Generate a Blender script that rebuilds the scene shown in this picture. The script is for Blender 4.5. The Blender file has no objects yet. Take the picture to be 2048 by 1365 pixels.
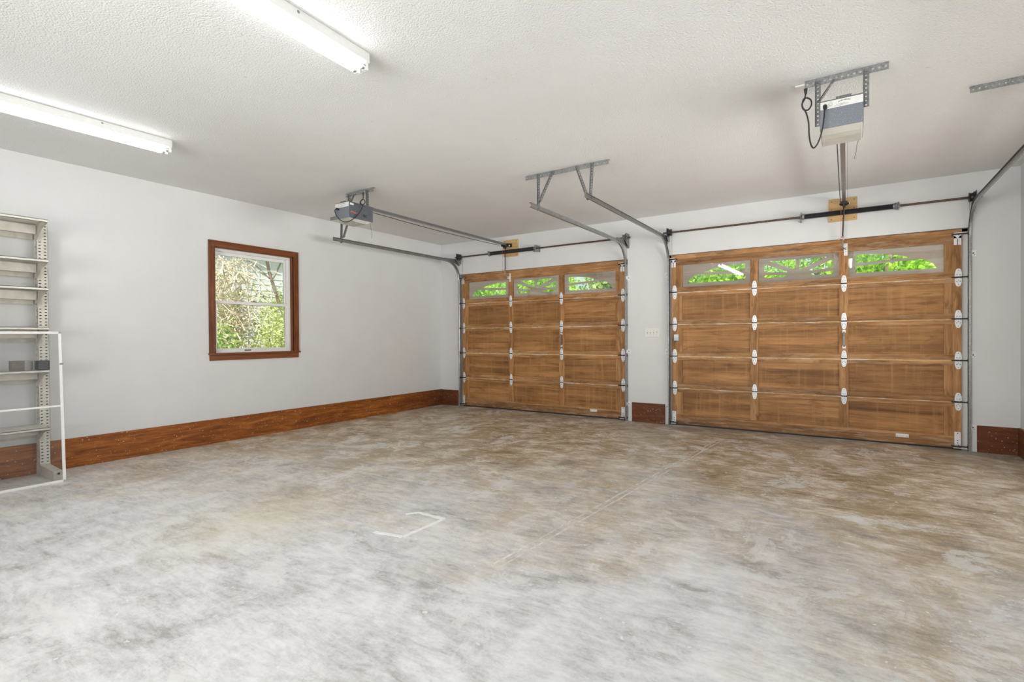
import bpy, bmesh, math, random
from mathutils import Vector, Matrix
import numpy as np

SC = bpy.context.scene
COL = SC.collection
PI = math.pi
random.seed(7)
RNG = np.random.default_rng(7)

# ------------------------------------------------------------------ camera
def setup_camera():
    yaw, pitch, roll = .5829, -.008, -.0061
    F = Vector((-math.sin(yaw), math.cos(yaw), 0)); R = Vector((math.cos(yaw), math.sin(yaw), 0)); U = Vector((0, 0, 1))
    F2 = F*math.cos(pitch) + U*math.sin(pitch); U2 = -F*math.sin(pitch) + U*math.cos(pitch)
    R3 = R*math.cos(roll) + U2*math.sin(roll); U3 = -R*math.sin(roll) + U2*math.cos(roll)
    cam = bpy.data.cameras.new('camera'); o = bpy.data.objects.new('camera', cam); COL.objects.link(o)
    cam.sensor_width = 36; cam.lens = 1017.246*36/2048; cam.clip_start = .05; cam.clip_end = 200
    m = Matrix.Identity(4)
    for i in range(3):
        m[i][0] = R3[i]; m[i][1] = U3[i]; m[i][2] = -F2[i]
    m[0][3], m[1][3], m[2][3] = 6.4636, -7.3652, 1.2763
    o.matrix_world = m
    SC.camera = o
setup_camera()

# ------------------------------------------------------------------ world, sun, fill lamps, exposure
SC.view_settings.view_transform = 'Standard'
SC.view_settings.look = 'None'
SC.view_settings.gamma = 1
SC.view_settings.use_curve_mapping = False
SC.view_settings.exposure = -0.08
SC.cycles.use_denoising = True
SC.cycles.max_bounces = 8
SC.cycles.diffuse_bounces = 5
SC.cycles.transparent_max_bounces = 16
SC.cycles.sample_clamp_indirect = 6

H = 3.03          # ceiling height
RX = 7.975        # right wall
RY = -9.2         # rear wall (behind the camera)
TUBE = 11.5          # emission of the fluorescent tubes
FILL_REAR = 590.0           # added fill lamp outside the rear wall opening
FILL_SIDE = 1080.0  # added fill lamp outside the right wall opening
SKY = .2
SUN = 8.5

w = bpy.data.worlds.new('world'); SC.world = w; w.use_nodes = True
nt = w.node_tree; bg = nt.nodes['Background']
sky = nt.nodes.new('ShaderNodeTexSky'); sky.sky_type = 'NISHITA'; sky.sun_disc = False
sky.sun_elevation = math.radians(50); sky.sun_rotation = math.radians(160); sky.air_density = 1.2; sky.dust_density = 2.5
nt.links.new(sky.outputs[0], bg.inputs[0]); bg.inputs[1].default_value = SKY

def lamp(name, kind, loc, rot, energy, color=(1, 1, 1), **k):
    l = bpy.data.lights.new(name, kind); l.energy = energy; l.color = color
    for a, b in k.items(): setattr(l, a, b)
    o = bpy.data.objects.new(name, l); COL.objects.link(o); o.location = loc; o.rotation_euler = rot
    return o
# sun stands behind the garage and lights the greenery beyond the doors
_d = Vector((-.25, .45, -.86)).normalized()
lamp('sun', 'SUN', (3, -5, 12), _d.to_track_quat('-Z', 'Y').to_euler(), SUN, (1, .96, .88), angle=math.radians(1.5))
# added fill lamps outside two invented openings, behind the camera and beside it
lamp('fill_lamp_rear', 'AREA', (4.6, -11.4, 1.25), (math.radians(96), 0, 0), FILL_REAR, (1, .995, .985),
     shape='RECTANGLE', size=6.0, size_y=2.0)
lamp('fill_lamp_side', 'AREA', (RX+4.0, -2.8, .7), (math.radians(100), 0, math.radians(90)), FILL_SIDE, (1, .99, .975),
     shape='RECTANGLE', size=9.0, size_y=2.6)

# ------------------------------------------------------------------ mesh helpers
class MB:
    """collects geometry, then links it as ONE mesh object"""
    def __init__(s):
        s.v = []; s.f = []; s.mi = []; s.m = 0
    def add(s, vs, fs):
        b = len(s.v); s.v += [tuple(p) for p in vs]
        s.f += [tuple(b+i for i in f) for f in fs]; s.mi += [s.m]*len(fs)
        return s
    def box(s, x0, y0, z0, x1, y1, z1):
        x0, x1 = min(x0, x1), max(x0, x1); y0, y1 = min(y0, y1), max(y0, y1); z0, z1 = min(z0, z1), max(z0, z1)
        return s.add([(x0,y0,z0),(x1,y0,z0),(x1,y1,z0),(x0,y1,z0),(x0,y0,z1),(x1,y0,z1),(x1,y1,z1),(x0,y1,z1)],
                     [(0,3,2,1),(4,5,6,7),(0,1,5,4),(1,2,6,5),(2,3,7,6),(3,0,4,7)])
    def prism(s, pts, vec):
        """planar polygon pts (3D) extruded by vec"""
        n = len(pts); vec = Vector(vec)
        a = [Vector(p) for p in pts]; b = [p+vec for p in a]
        return s.add(a+b, [tuple(range(n))[::-1], tuple(range(n, 2*n))] + [(i, (i+1) % n, n+(i+1) % n, n+i) for i in range(n)])
    def cyl(s, p, q, r, n=12, r2=None, cap=True):
        p = Vector(p); q = Vector(q); r2 = r if r2 is None else r2
        d = (q-p).normalized(); a = d.orthogonal().normalized(); b = d.cross(a)
        vs = [p+(a*math.cos(t)+b*math.sin(t))*r for t in [2*PI*i/n for i in range(n)]] + \
             [q+(a*math.cos(t)+b*math.sin(t))*r2 for t in [2*PI*i/n for i in range(n)]]
        fs = [(i, (i+1) % n, n+(i+1) % n, n+i) for i in range(n)]
        if cap: fs += [tuple(range(n))[::-1], tuple(range(n, 2*n))]
        return s.add(vs, fs)
    def lathe(s, p, axis, prof, n=20):
        """prof: list of (distance along axis, radius)"""
        p = Vector(p); d = Vector(axis).normalized(); a = d.orthogonal().normalized(); b = d.cross(a)
        vs = []; fs = []
        for (h, r) in prof:
            vs += [p+d*h+(a*math.cos(t)+b*math.sin(t))*r for t in [2*PI*i/n for i in range(n)]]
        for k in range(len(prof)-1):
            fs += [(k*n+i, k*n+(i+1) % n, (k+1)*n+(i+1) % n, (k+1)*n+i) for i in range(n)]
        fs += [tuple(range(n))[::-1], tuple(range((len(prof)-1)*n, len(prof)*n))]
        return s.add(vs, fs)
    def tube(s, pts, r, n=8, smooth=True):
        pts = [Vector(p) for p in pts]
        if smooth and len(pts) > 2:
            q = []
            P = [pts[0]*2-pts[1]] + pts + [pts[-1]*2-pts[-2]]
            for i in range(1, len(P)-2):
                for k in range(6):
                    t = k/6; a, b, c, d = P[i-1], P[i], P[i+1], P[i+2]
                    q.append(.5*((2*b)+(-a+c)*t+(2*a-5*b+4*c-d)*t*t+(-a+3*b-3*c+d)*t**3))
            q.append(pts[-1]); pts = q
        vs = []; fs = []; up = None
        for i, p in enumerate(pts):
            d = (pts[min(i+1, len(pts)-1)]-pts[max(i-1, 0)]).normalized()
            a = d.orthogonal().normalized() if up is None else (up-d*up.dot(d)).normalized()
            up = a; b = d.cross(a)
            vs += [p+(a*math.cos(t)+b*math.sin(t))*r for t in [2*PI*j/n for j in range(n)]]
        for k in range(len(pts)-1):
            fs += [(k*n+i, k*n+(i+1) % n, (k+1)*n+(i+1) % n, (k+1)*n+i) for i in range(n)]
        fs += [tuple(range(n))[::-1], tuple(range((len(pts)-1)*n, len(pts)*n))]
        return s.add(vs, fs)
    def perf(s, p, q, wdir, width, th, pitch, r, rx=None):
        """perforated strip from p to q, its width along wdir; p,q lie on one long edge"""
        p = Vector(p); q = Vector(q); wd = Vector(wdir).normalized(); L = (q-p).length; d = (q-p)/L
        nrm = d.cross(wd).normalized()
        n = max(1, round(L/pitch)); c = L/n; rx = rx or r
        for k in range(n):
            o = p+d*(k*c); m = o+d*c/2+wd*width/2
            outer = [o+d*c+wd*width, o+d*c/2+wd*width, o+wd*width, o+wd*width/2, o, o+d*c/2, o+d*c, o+d*c+wd*width/2]
            inner = [m+d*(rx*math.cos(t))+wd*(r*math.sin(t)) for t in [PI/4+PI/4*i for i in range(8)]]
            vs = outer+inner; vs2 = [x+nrm*th for x in vs]
            fs = []
            for i in range(8):
                j = (i+1) % 8
                fs += [(i, j, 8+j, 8+i), (16+j, 16+i, 24+i, 24+j), (8+i, 8+j, 24+j, 24+i)]
            fs += [(0, 16, 17, 1), (1, 17, 18, 2), (4, 20, 21, 5), (5, 21, 22, 6)]
            if k == 0: fs += [(2, 18, 19, 3), (3, 19, 20, 4)]
            if k == n-1: fs += [(6, 22, 23, 7), (7, 23, 16, 0)]
            s.add(vs+vs2, fs)
        return s
    def build(s, name, mat, parent=None, bevel=0, smooth=False, loc=None):
        me = bpy.data.meshes.new(name)
        me.from_pydata(s.v, [], s.f); me.validate(); me.update()
        bm = bmesh.new(); bm.from_mesh(me)
        bmesh.ops.recalc_face_normals(bm, faces=bm.faces); bm.to_mesh(me); bm.free()
        mats = mat if isinstance(mat, (list, tuple)) else [mat]
        for m in mats: me.materials.append(m)
        if len(mats) > 1 and len(me.polygons) == len(s.mi): me.polygons.foreach_set('material_index', s.mi)
        if smooth: me.polygons.foreach_set('use_smooth', [True]*len(me.polygons))
        o = bpy.data.objects.new(name, me); COL.objects.link(o)
        if loc is not None: o.location = loc
        if parent is not None: o.parent = parent
        if bevel:
            b = o.modifiers.new('bevel', 'BEVEL'); b.width = bevel; b.segments = 2; b.limit_method = 'ANGLE'; b.angle_limit = math.radians(50)
        if smooth:
            e = o.modifiers.new('edges', 'EDGE_SPLIT'); e.split_angle = math.radians(42)
        return o

def empty(name, loc=(0, 0, 0), label=None, cat=None, group=None, kind=None, rotz=0):
    o = bpy.data.objects.new(name, None); COL.objects.link(o); o.location = loc; o.rotation_euler = (0, 0, rotz)
    o.empty_display_size = .1
    return tag(o, label, cat, group, kind)
def tag(o, label=None, cat=None, group=None, kind=None):
    if label: o['label'] = label
    if cat: o['category'] = cat
    if group: o['group'] = group
    if kind: o['kind'] = kind
    return o
def copy_tree(o, parent=None):
    c = o.copy(); COL.objects.link(c); c.parent = parent
    for ch in list(o.children): copy_tree(ch, c)
    return c
def text_part(txt, name, mat, parent, size, mtx, extrude=.0004):
    cu = bpy.data.curves.new(name, 'FONT'); cu.body = txt; cu.size = size; cu.extrude = extrude
    t = bpy.data.objects.new(name+'_tmp', cu); COL.objects.link(t)
    dg = bpy.context.evaluated_depsgraph_get()
    me = bpy.data.meshes.new_from_object(t.evaluated_get(dg)); bpy.data.objects.remove(t)
    me.transform(mtx)
    me.materials.clear(); me.materials.append(mat)
    o = bpy.data.objects.new(name, me); COL.objects.link(o); o.parent = parent
    return o

# ------------------------------------------------------------------ materials
class NT:
    def __init__(s, name):
        s.mat = bpy.data.materials.new(name); s.mat.use_nodes = True
        s.t = s.mat.node_tree; s.b = s.t.nodes['Principled BSDF']; s.out = s.t.nodes['Material Output']
        s._co = None
    def n(s, typ, **k):
        x = s.t.nodes.new('ShaderNode'+typ)
        for a, b in k.items(): setattr(x, a, b)
        return x
    def l(s, a, b): s.t.links.new(a, b)
    def co(s, scale=(1, 1, 1), rot=(0, 0, 0), loc=(0, 0, 0), rand=False):
        tc = s.n('TexCoord'); m = s.n('Mapping')
        m.inputs['Scale'].default_value = scale; m.inputs['Rotation'].default_value = rot; m.inputs['Location'].default_value = loc
        src = tc.outputs['Object']
        if rand:
            oi = s.n('ObjectInfo'); mu = s.n('Math', operation='MULTIPLY'); mu.inputs[1].default_value = 37.0
            s.l(oi.outputs['Random'], mu.inputs[0])
            ad = s.n('VectorMath', operation='ADD'); s.l(src, ad.inputs[0]); s.l(mu.outputs[0], ad.inputs[1]); src = ad.outputs[0]
        s.l(src, m.inputs[0]); return m.outputs[0]
    def noise(s, vec, scale, detail=5, rough=.55, dist=0):
        x = s.n('TexNoise'); x.inputs['Scale'].default_value = scale; x.inputs['Detail'].default_value = detail
        x.inputs['Roughness'].default_value = rough; x.inputs['Distortion'].default_value = dist
        s.l(vec, x.inputs['Vector']); return x.outputs['Fac']
    def ramp(s, fac, stops):
        r = s.n('ValToRGB'); e = r.color_ramp.elements
        while len(e) > 1: e.remove(e[0])
        e[0].position = stops[0][0]; e[0].color = tuple(stops[0][1])+(1,) if len(stops[0][1]) == 3 else stops[0][1]
        for p, c in stops[1:]:
            x = e.new(p); x.color = tuple(c)+(1,)
        s.l(fac, r.inputs[0]); return r.outputs[0]
    def mix(s, fac, a, b, mode='MIX'):
        m = s.n('Mix', data_type='RGBA', blend_type=mode)
        for sock, v in ((m.inputs[0], fac), (m.inputs[6], a), (m.inputs[7], b)):
            if hasattr(v, 'links') or isinstance(v, bpy.types.NodeSocket): s.l(v, sock)
            elif isinstance(v, (int, float)): sock.default_value = v
            else: sock.default_value = tuple(v)+(1,)
        return m.outputs[2]
    def math(s, op, a, b=0.0, clamp=False):
        m = s.n('Math', operation=op, use_clamp=clamp)
        for i, v in enumerate((a, b)):
            if isinstance(v, bpy.types.NodeSocket): s.l(v, m.inputs[i])
            else: m.inputs[i].default_value = v
        return m.outputs[0]
    def bump(s, h, strength=.3, dist=.01):
        b = s.n('Bump'); b.inputs['Strength'].default_value = strength; b.inputs['Distance'].default_value = dist
        s.l(h, b.inputs['Height']); s.l(b.outputs[0], s.b.inputs['Normal'])
    def base(s, c):
        if isinstance(c, bpy.types.NodeSocket): s.l(c, s.b.inputs['Base Color'])
        else: s.b.inputs['Base Color'].default_value = tuple(c)+(1,)
    def set(s, rough=None, metal=None, spec=None):
        if rough is not None:
            if isinstance(rough, bpy.types.NodeSocket): s.l(rough, s.b.inputs['Roughness'])
            else: s.b.inputs['Roughness'].default_value = rough
        if metal is not None: s.b.inputs['Metallic'].default_value = metal
        if spec is not None: s.b.inputs['Specular IOR Level'].default_value = spec
        return s.mat

def plain(name, col, rough=.5, metal=0, var=.12, vs=30, bump=0):
    m = NT(name); v = m.co(rand=True)
    n = m.noise(v, vs, 4)
    a = tuple(c*(1-var) for c in col); b = tuple(min(1, c*(1+var)) for c in col)
    m.base(m.ramp(n, [(.3, a), (.7, b)]))
    if bump: m.bump(n, bump, .002)
    return m.set(rough, metal)

def wall_paint():
    m = NT('wall_paint'); v = m.co()
    n = m.noise(v, 3, 3); n2 = m.noise(v, 240, 3)
    m.base(m.ramp(n, [(.3, (.685, .69, .69)), (.7, (.71, .715, .716))]))
    m.bump(n2, .06, .002); return m.set(.55, 0, .35)
def ceiling_mat():
    m = NT('ceiling_texture'); v = m.co()
    n = m.noise(v, 105, 3, .6); vo = m.n('TexVoronoi'); vo.inputs['Scale'].default_value = 82; m.l(v, vo.inputs['Vector'])
    big = m.noise(v, .9, 4)
    s = m.math('SUBTRACT', n, m.math('MULTIPLY', vo.outputs['Distance'], .55))
    # dirt flecks near the doors
    fl = m.noise(v, 26, 2, .5)
    base = m.ramp(big, [(.35, (.79, .785, .775)), (.65, (.83, .83, .825))])
    base = m.mix(m.ramp(fl, [(.755, (0, 0, 0)), (.77, (.4, .4, .4))]), base, (.34, .31, .27))
    m.base(base); m.bump(s, .7, .008); return m.set(.85, 0, .2)
def floor_mat():
    m = NT('floor_concrete')
    tc = m.n('TexCoord'); sx = m.n('SeparateXYZ'); m.l(tc.outputs['Object'], sx.inputs[0])
    X, Y = sx.outputs[0], sx.outputs[1]
    M, A, S = (lambda a, b: m.math('MULTIPLY', a, b)), (lambda a, b: m.math('ADD', a, b)), (lambda a, b: m.math('SUBTRACT', a, b))
    K = lambda fac, lo, hi: m.ramp(fac, [(lo, (0, 0, 0)), (hi, (1, 1, 1))])
    v = m.co()
    vs = m.co(scale=(.75, 1.2, 1), rot=(0, 0, math.radians(22)))
    vt = m.co(scale=(.45, 1.7, 1), rot=(0, 0, math.radians(-38)))
    vu = m.co(scale=(.22, 2.6, 1), rot=(0, 0, math.radians(-52)))
    big = m.noise(v, .8, 9, .62, .9); mid = m.noise(vs, 2.6, 12, .72, .7)
    blot = m.noise(v, 3.4, 12, .70, .5); fine = m.noise(vt, 12, 12, .78, .4); grit = m.noise(v, 60, 8, .75)
    # worn pale concrete in the middle of the room, brown film towards the doors and to both sides
    ax = m.math('ABSOLUTE', S(X, 5.05))
    g = A(M(A(Y, 4.35), .36), M(S(ax, .9), .13))
    f = A(g, M(S(big, .5), 2.3)); f = A(f, M(S(mid, .5), 1.5)); f = A(f, M(S(blot, .5), 1.1))
    f = m.math('ADD', f, .30, True)
    tex = A(M(mid, .35), A(M(blot, .3), M(fine, .35)))
    grey = m.ramp(tex, [(.41, (.42, .41, .395)), (.465, (.63, .625, .615)), (.52, (.77, .77, .77)), (.58, (.88, .88, .885))])
    brown = m.ramp(A(M(mid, .25), A(M(blot, .45), M(fine, .3))),
                   [(.41, (.25, .185, .11)), (.46, (.42, .325, .205)), (.505, (.57, .475, .345)), (.55, (.72, .64, .52)), (.61, (.87, .84, .79))])
    c = m.mix(f, grey, brown)
    # olive and rust coloured stains inside the brown film
    c = m.mix(M(M(K(m.noise(v, 1.7, 10, .72, 1.0), .53, .58), f), .55), c, (.40, .30, .16))
    # cooler dark grey band right along the doors
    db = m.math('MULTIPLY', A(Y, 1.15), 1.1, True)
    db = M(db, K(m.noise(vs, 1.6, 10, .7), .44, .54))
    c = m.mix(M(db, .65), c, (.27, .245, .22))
    # pale chalky scuffs
    c = m.mix(M(K(m.noise(v, 1.9, 12, .78, .6), .545, .59), .6), c, (.84, .835, .82))
    # trowel arcs and drag lines
    c = m.mix(M(K(m.noise(vu, 8, 10, .8, .6), .57, .66), .38), c, (.84, .84, .83))
    c = m.mix(M(K(m.noise(m.co(scale=(.2, 2.4, 1), rot=(0, 0, math.radians(12))), 9, 10, .8, .8), .60, .68), .35), c, (.30, .285, .26))
    # small white paint flecks
    c = m.mix(M(K(m.noise(v, 20, 2, .5), .715, .722), .8), c, (.88, .87, .85))
    # soft yellow patch
    dx = M(S(X, 3.02), 1.55); dy = M(A(Y, 5.42), 1.25)
    rr = m.math('SQRT', A(M(dx, dx), M(dy, dy)))
    pa = m.math('SUBTRACT', 1.0, A(rr, M(S(mid, .5), 1.6)), True)
    c = m.mix(M(pa, .42), c, (.82, .72, .46))
    c = m.mix(.38, c, m.ramp(grit, [(.36, (.30, .30, .30)), (.64, (.70, .70, .70))]), 'OVERLAY')
    m.base(c)
    m.bump(A(fine, M(grit, .4)), .12, .005)
    return m.set(A(M(mid, .34), .24), 0, .42)

def wood(name, dark, mid, light, grain='X', sc=1.0, rough=.5, stain=.5, streak=0.0, pale=0.0, coat=0.0):
    m = NT(name)
    s = {'X': (.55, 4, 9), 'Z': (9, 4, .55), 'Y': (4, .55, 9)}[grain]
    s = tuple(a*sc for a in s)
    v = m.co(scale=s, rand=True)
    n1 = m.noise(v, 1.5, 6, .6, .8); n2 = m.noise(v, 7, 8, .65, .3)
    w0 = m.co(rand=True)
    big = m.noise(w0, 1.3, 4, .6)
    f = m.math('ADD', m.math('MULTIPLY', n1, .65), m.math('MULTIPLY', n2, .35))
    c = m.ramp(f, [(.3, dark), (.48, mid), (.68, light)])
    # boards glued edge to edge: stepped tone across the grain
    if grain == 'X':
        sx = m.n('SeparateXYZ'); m.l(w0, sx.inputs[0])
        st = m.math('FLOOR', m.math('MULTIPLY', sx.outputs[2], 11.0))
        wn = m.n('TexWhiteNoise', noise_dimensions='1D'); m.l(st, wn.inputs['W'])
        c = m.mix(.55, c, m.ramp(wn.outputs['Value'], [(0, (.33, .32, .31)), (1, (.62, .62, .62))]), 'OVERLAY')
    c = m.mix(m.math('MULTIPLY', m.ramp(big, [(.45, (0, 0, 0)), (.72, (1, 1, 1))]), stain), c, tuple(x*.8 for x in dark))
    wz = m.noise(m.co(scale=(1.2, 1, 5) if grain == 'X' else (5, 1, 1.2), rand=True), 2.2, 9, .72, .6)
    c = m.mix(m.math('MULTIPLY', m.ramp(wz, [(.54, (0, 0, 0)), (.62, (1, 1, 1))]), stain*.85), c, tuple(x*.75 for x in dark))
    if streak:
        vz = m.co(scale=(14, 3, .6), rand=True)
        ns = m.noise(vz, 1.3, 6, .7)
        c = m.mix(m.math('MULTIPLY', m.ramp(ns, [(.53, (0, 0, 0)), (.66, (1, 1, 1))]), streak), c, light)
    if pale:
        vp = m.co(scale=(3, 3, 16), rand=True)
        npl = m.noise(vp, 1.4, 6, .7)
        c = m.mix(m.math('MULTIPLY', m.ramp(npl, [(.52, (0, 0, 0)), (.58, (1, 1, 1))]), pale), c, (.72, .62, .52))
    m.base(c); m.bump(f, .15, .004)
    if coat:
        m.b.inputs['Coat Weight'].default_value = coat; m.b.inputs['Coat Roughness'].default_value = .25
    return m.set(rough, 0, .25)
def baseboard_mat():
    m = NT('baseboard_wood'); v = m.co(scale=(.9, .9, 8)); n = m.noise(v, 2.2, 7, .6, 1.2); n2 = m.noise(m.co(scale=(2, 2, 22)), 5, 6, .65)
    f = m.math('ADD', m.math('MULTIPLY', n, .7), m.math('MULTIPLY', n2, .3))
    c = m.ramp(f, [(.32, (.13, .038, .010)), (.5, (.28, .085, .016)), (.66, (.48, .175, .035))])
    # darker and redder towards the door wall
    tc = m.n('TexCoord'); sx = m.n('SeparateXYZ'); m.l(tc.outputs['Object'], sx.inputs[0])
    k = m.math('MULTIPLY', m.math('ADD', sx.outputs[1], 1.25), .85, True)
    c = m.mix(m.math('MULTIPLY', k, .72), c, (.075, .026, .017))
    d = m.ramp(m.noise(m.co(), 60, 2, .4), [(.70, (0, 0, 0)), (.73, (1, 1, 1))])
    c = m.mix(m.math('MULTIPLY', d, .7), c, (.72, .62, .5))
    m.base(c); m.bump(f, .1, .003); return m.set(.45, 0, .25)
def galv(name='galvanised_steel', lo=.30, hi=.62, rough=.38, metal=.85):
    m = NT(name); vo = m.n('TexVoronoi'); vo.inputs['Scale'].default_value = 70; m.l(m.co(rand=True), vo.inputs['Vector'])
    g = m.noise(m.co(rand=True), 6, 5, .6)
    c = m.ramp(m.math('ADD', m.math('MULTIPLY', vo.outputs['Distance'], .6), m.math('MULTIPLY', g, .6)),
               [(.25, (lo, lo*1.02, lo*1.04)), (.75, (hi, hi*1.01, hi*1.02))])
    m.base(c); return m.set(rough, metal)
def glass_mat(name, refl=.18, tint=(.97, .985, .97)):
    m = NT(name); t = m.t; t.nodes.remove(m.b)
    tr = m.n('BsdfTransparent'); tr.inputs[0].default_value = tint+(1,)
    gl = m.n('BsdfGlossy'); gl.inputs['Roughness'].default_value = .02
    fr = m.n('Fresnel'); fr.inputs[0].default_value = 1.5
    f = m.math('ADD', m.math('MULTIPLY', fr.outputs[0], 1.0), refl-.04, True)
    mx = m.n('MixShader'); m.l(f, mx.inputs[0]); m.l(tr.outputs[0], mx.inputs[1]); m.l(gl.outputs[0], mx.inputs[2])
    m.l(mx.outputs[0], m.out.inputs[0]); return m.mat
def emit(name, col, st):
    m = NT(name); m.b.inputs['Emission Color'].default_value = col+(1,); m.b.inputs['Emission Strength'].default_value = st
    m.base((.9, .9, .9)); return m.set(.4)
def leaf_mat(name, a, b, c2):
    m = NT(name); n = m.noise(m.co(), 3.2, 4, .6); n2 = m.noise(m.co(), 40, 2, .5)
    f = m.math('ADD', m.math('MULTIPLY', n, .5), m.math('MULTIPLY', n2, .5))
    m.base(m.ramp(f, [(.36, a), (.5, b), (.62, c2)]))
    tl = m.n('BsdfTranslucent'); m.l(m.b.inputs['Base Color'].links[0].from_socket, tl.inputs[0])
    mx = m.n('MixShader'); mx.inputs[0].default_value = .4
    m.l(m.b.outputs[0], mx.inputs[1]); m.l(tl.outputs[0], mx.inputs[2]); m.l(mx.outputs[0], m.out.inputs[0])
    return m.set(.5)

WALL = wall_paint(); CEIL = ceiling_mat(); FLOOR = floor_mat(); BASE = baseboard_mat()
WD, WM, WL = (.14, .062, .021), (.40, .195, .072), (.62, .36, .165)
W_RAIL = wood('door_rail_wood', WD, WM, WL, 'X', 1.2, .5, .6, 0, .12)
W_STILE = wood('door_stile_wood', WD, WM, WL, 'Z', 1.2, .5, .6, 0, 0)
W_PANEL = wood('door_panel_wood', (.15, .068, .023), (.36, .172, .060), (.53, .285, .112), 'X', 1.0, .5, .5, .35, 0)
W_PALE = wood('door_pale_edge', WM, WL, (.55, .40, .26), 'X', 1, .6, .1, 0, .9)
W_BOTTOM = wood('door_bottom_wood', (.13, .06, .022), (.30, .15, .06), (.46, .27, .13), 'X', 1.3, .6, .55, 0, .15)
W_LITE = wood('window_board_wood', (.50, .36, .29), (.64, .50, .42), (.74, .62, .54), 'X', 1, .6, .1)  # pale pinkish tone has the ceiling's reflection in the glass painted in
W_CASE = wood('window_casing_wood', (.085, .024, .009), (.19, .06, .02), (.32, .12, .042), 'Z', 1.6, .35, .4)
W_CASEH = wood('window_casing_wood_rail', (.10, .03, .012), (.205, .068, .024), (.31, .12, .045), 'Y', 1, .35, .3)
PLY = wood('plywood', (.42, .26, .10), (.60, .40, .18), (.72, .52, .27), 'X', .8, .6, .15)
GALV = galv('galvanised_steel', .13, .29, .42, .3); GALVD = galv('weathered_steel', .10, .24, .42, .4)
TRACKM = galv('track_steel', .20, .36, .30, .75)
ZINC = galv('bright_zinc_plate', .66, .86, .45, .2)
SHAFT = plain('rusty_shaft', (.12, .075, .055), .5, .6, .4, 40)
BLACK = plain('black_paint', (.012, .012, .014), .38, 0, .3)
RUBBER = plain('black_rubber', (.015, .015, .015), .6)
SCREW = plain('dark_screw', (.06, .055, .05), .5, .5)
WHITEP = plain('white_vinyl', (.80, .80, .79), .35, 0, .02)
ALU = plain('white_aluminium', (.82, .81, .79), .45, 0, .04)
SWITCH = plain('ivory_plastic', (.78, .765, .73), .35, 0, .02)
SWDARK = plain('switch_slot', (.28, .27, .25), .5)
SHELFM = plain('cream_enamel', (.66, .63, .565), .4, 0, .10, 14)
SHELFD = plain('cream_enamel_worn', (.56, .53, .46), .45, 0, .14, 20)
GREYB = NT('opener_grey_enamel'); _n = GREYB.noise(GREYB.co(rand=True), 160, 3, .6)
GREYB.base(GREYB.ramp(_n, [(.58, (.19, .21, .245)), (.70, (.42, .44, .46))])); GREYB = GREYB.set(.42, .2)
GREYS = plain('opener_dark_grey', (.105, .115, .14), .45, .2, .12)
LABELW = plain('label_white', (.74, .74, .72), .5, 0, .05)
LENS = plain('lamp_lens_plastic', (.47, .46, .41), .4, 0, .08, 12)
ORANGE = plain('orange_print', (.55, .15, .05), .5)
RED = plain('red_plastic', (.62, .09, .05), .4)
PINK = plain('faded_red_plastic', (.72, .42, .34), .5)
BLUEP = plain('pale_blue_print', (.42, .58, .70), .5)
TUBEM = emit('fluorescent_tube', (.965, .985, 1.0), TUBE)
FIXT = plain('fixture_enamel', (.70, .70, .69), .4, 0, .03)
CHROME = plain('tube_cap', (.62, .63, .65), .3, .8)
GLASS = glass_mat('window_glass', .05)
LITEGLASS = glass_mat('door_window_glass', .08)
STEELD = plain('dark_steel', (.035, .034, .033), .4, .6)
BRONZE = plain('bronze_latch', (.22, .17, .10), .35, .7)

# screen mesh: very fine weave, mostly open
def screen_mat():
    m = NT('insect_screen'); m.base((.22, .225, .23)); m.set(.7)
    tr = m.n('BsdfTransparent'); mx = m.n('MixShader'); mx.inputs[0].default_value = .17
    m.l(tr.outputs[0], mx.inputs[1]); m.l(m.b.outputs[0], mx.inputs[2]); m.l(mx.outputs[0], m.out.inputs[0]); return m.mat
SCREEN = screen_mat()

# ------------------------------------------------------------------ room shell
D1, D2, DW = .475, 4.345, 3.17          # left edges of the two garage doors, door width
DT = 2.44                                # door opening height
WIN = (-4.17, -3.108, 1.09, 2.41)        # window opening in left wall: y0 y1 z0 z1

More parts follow.
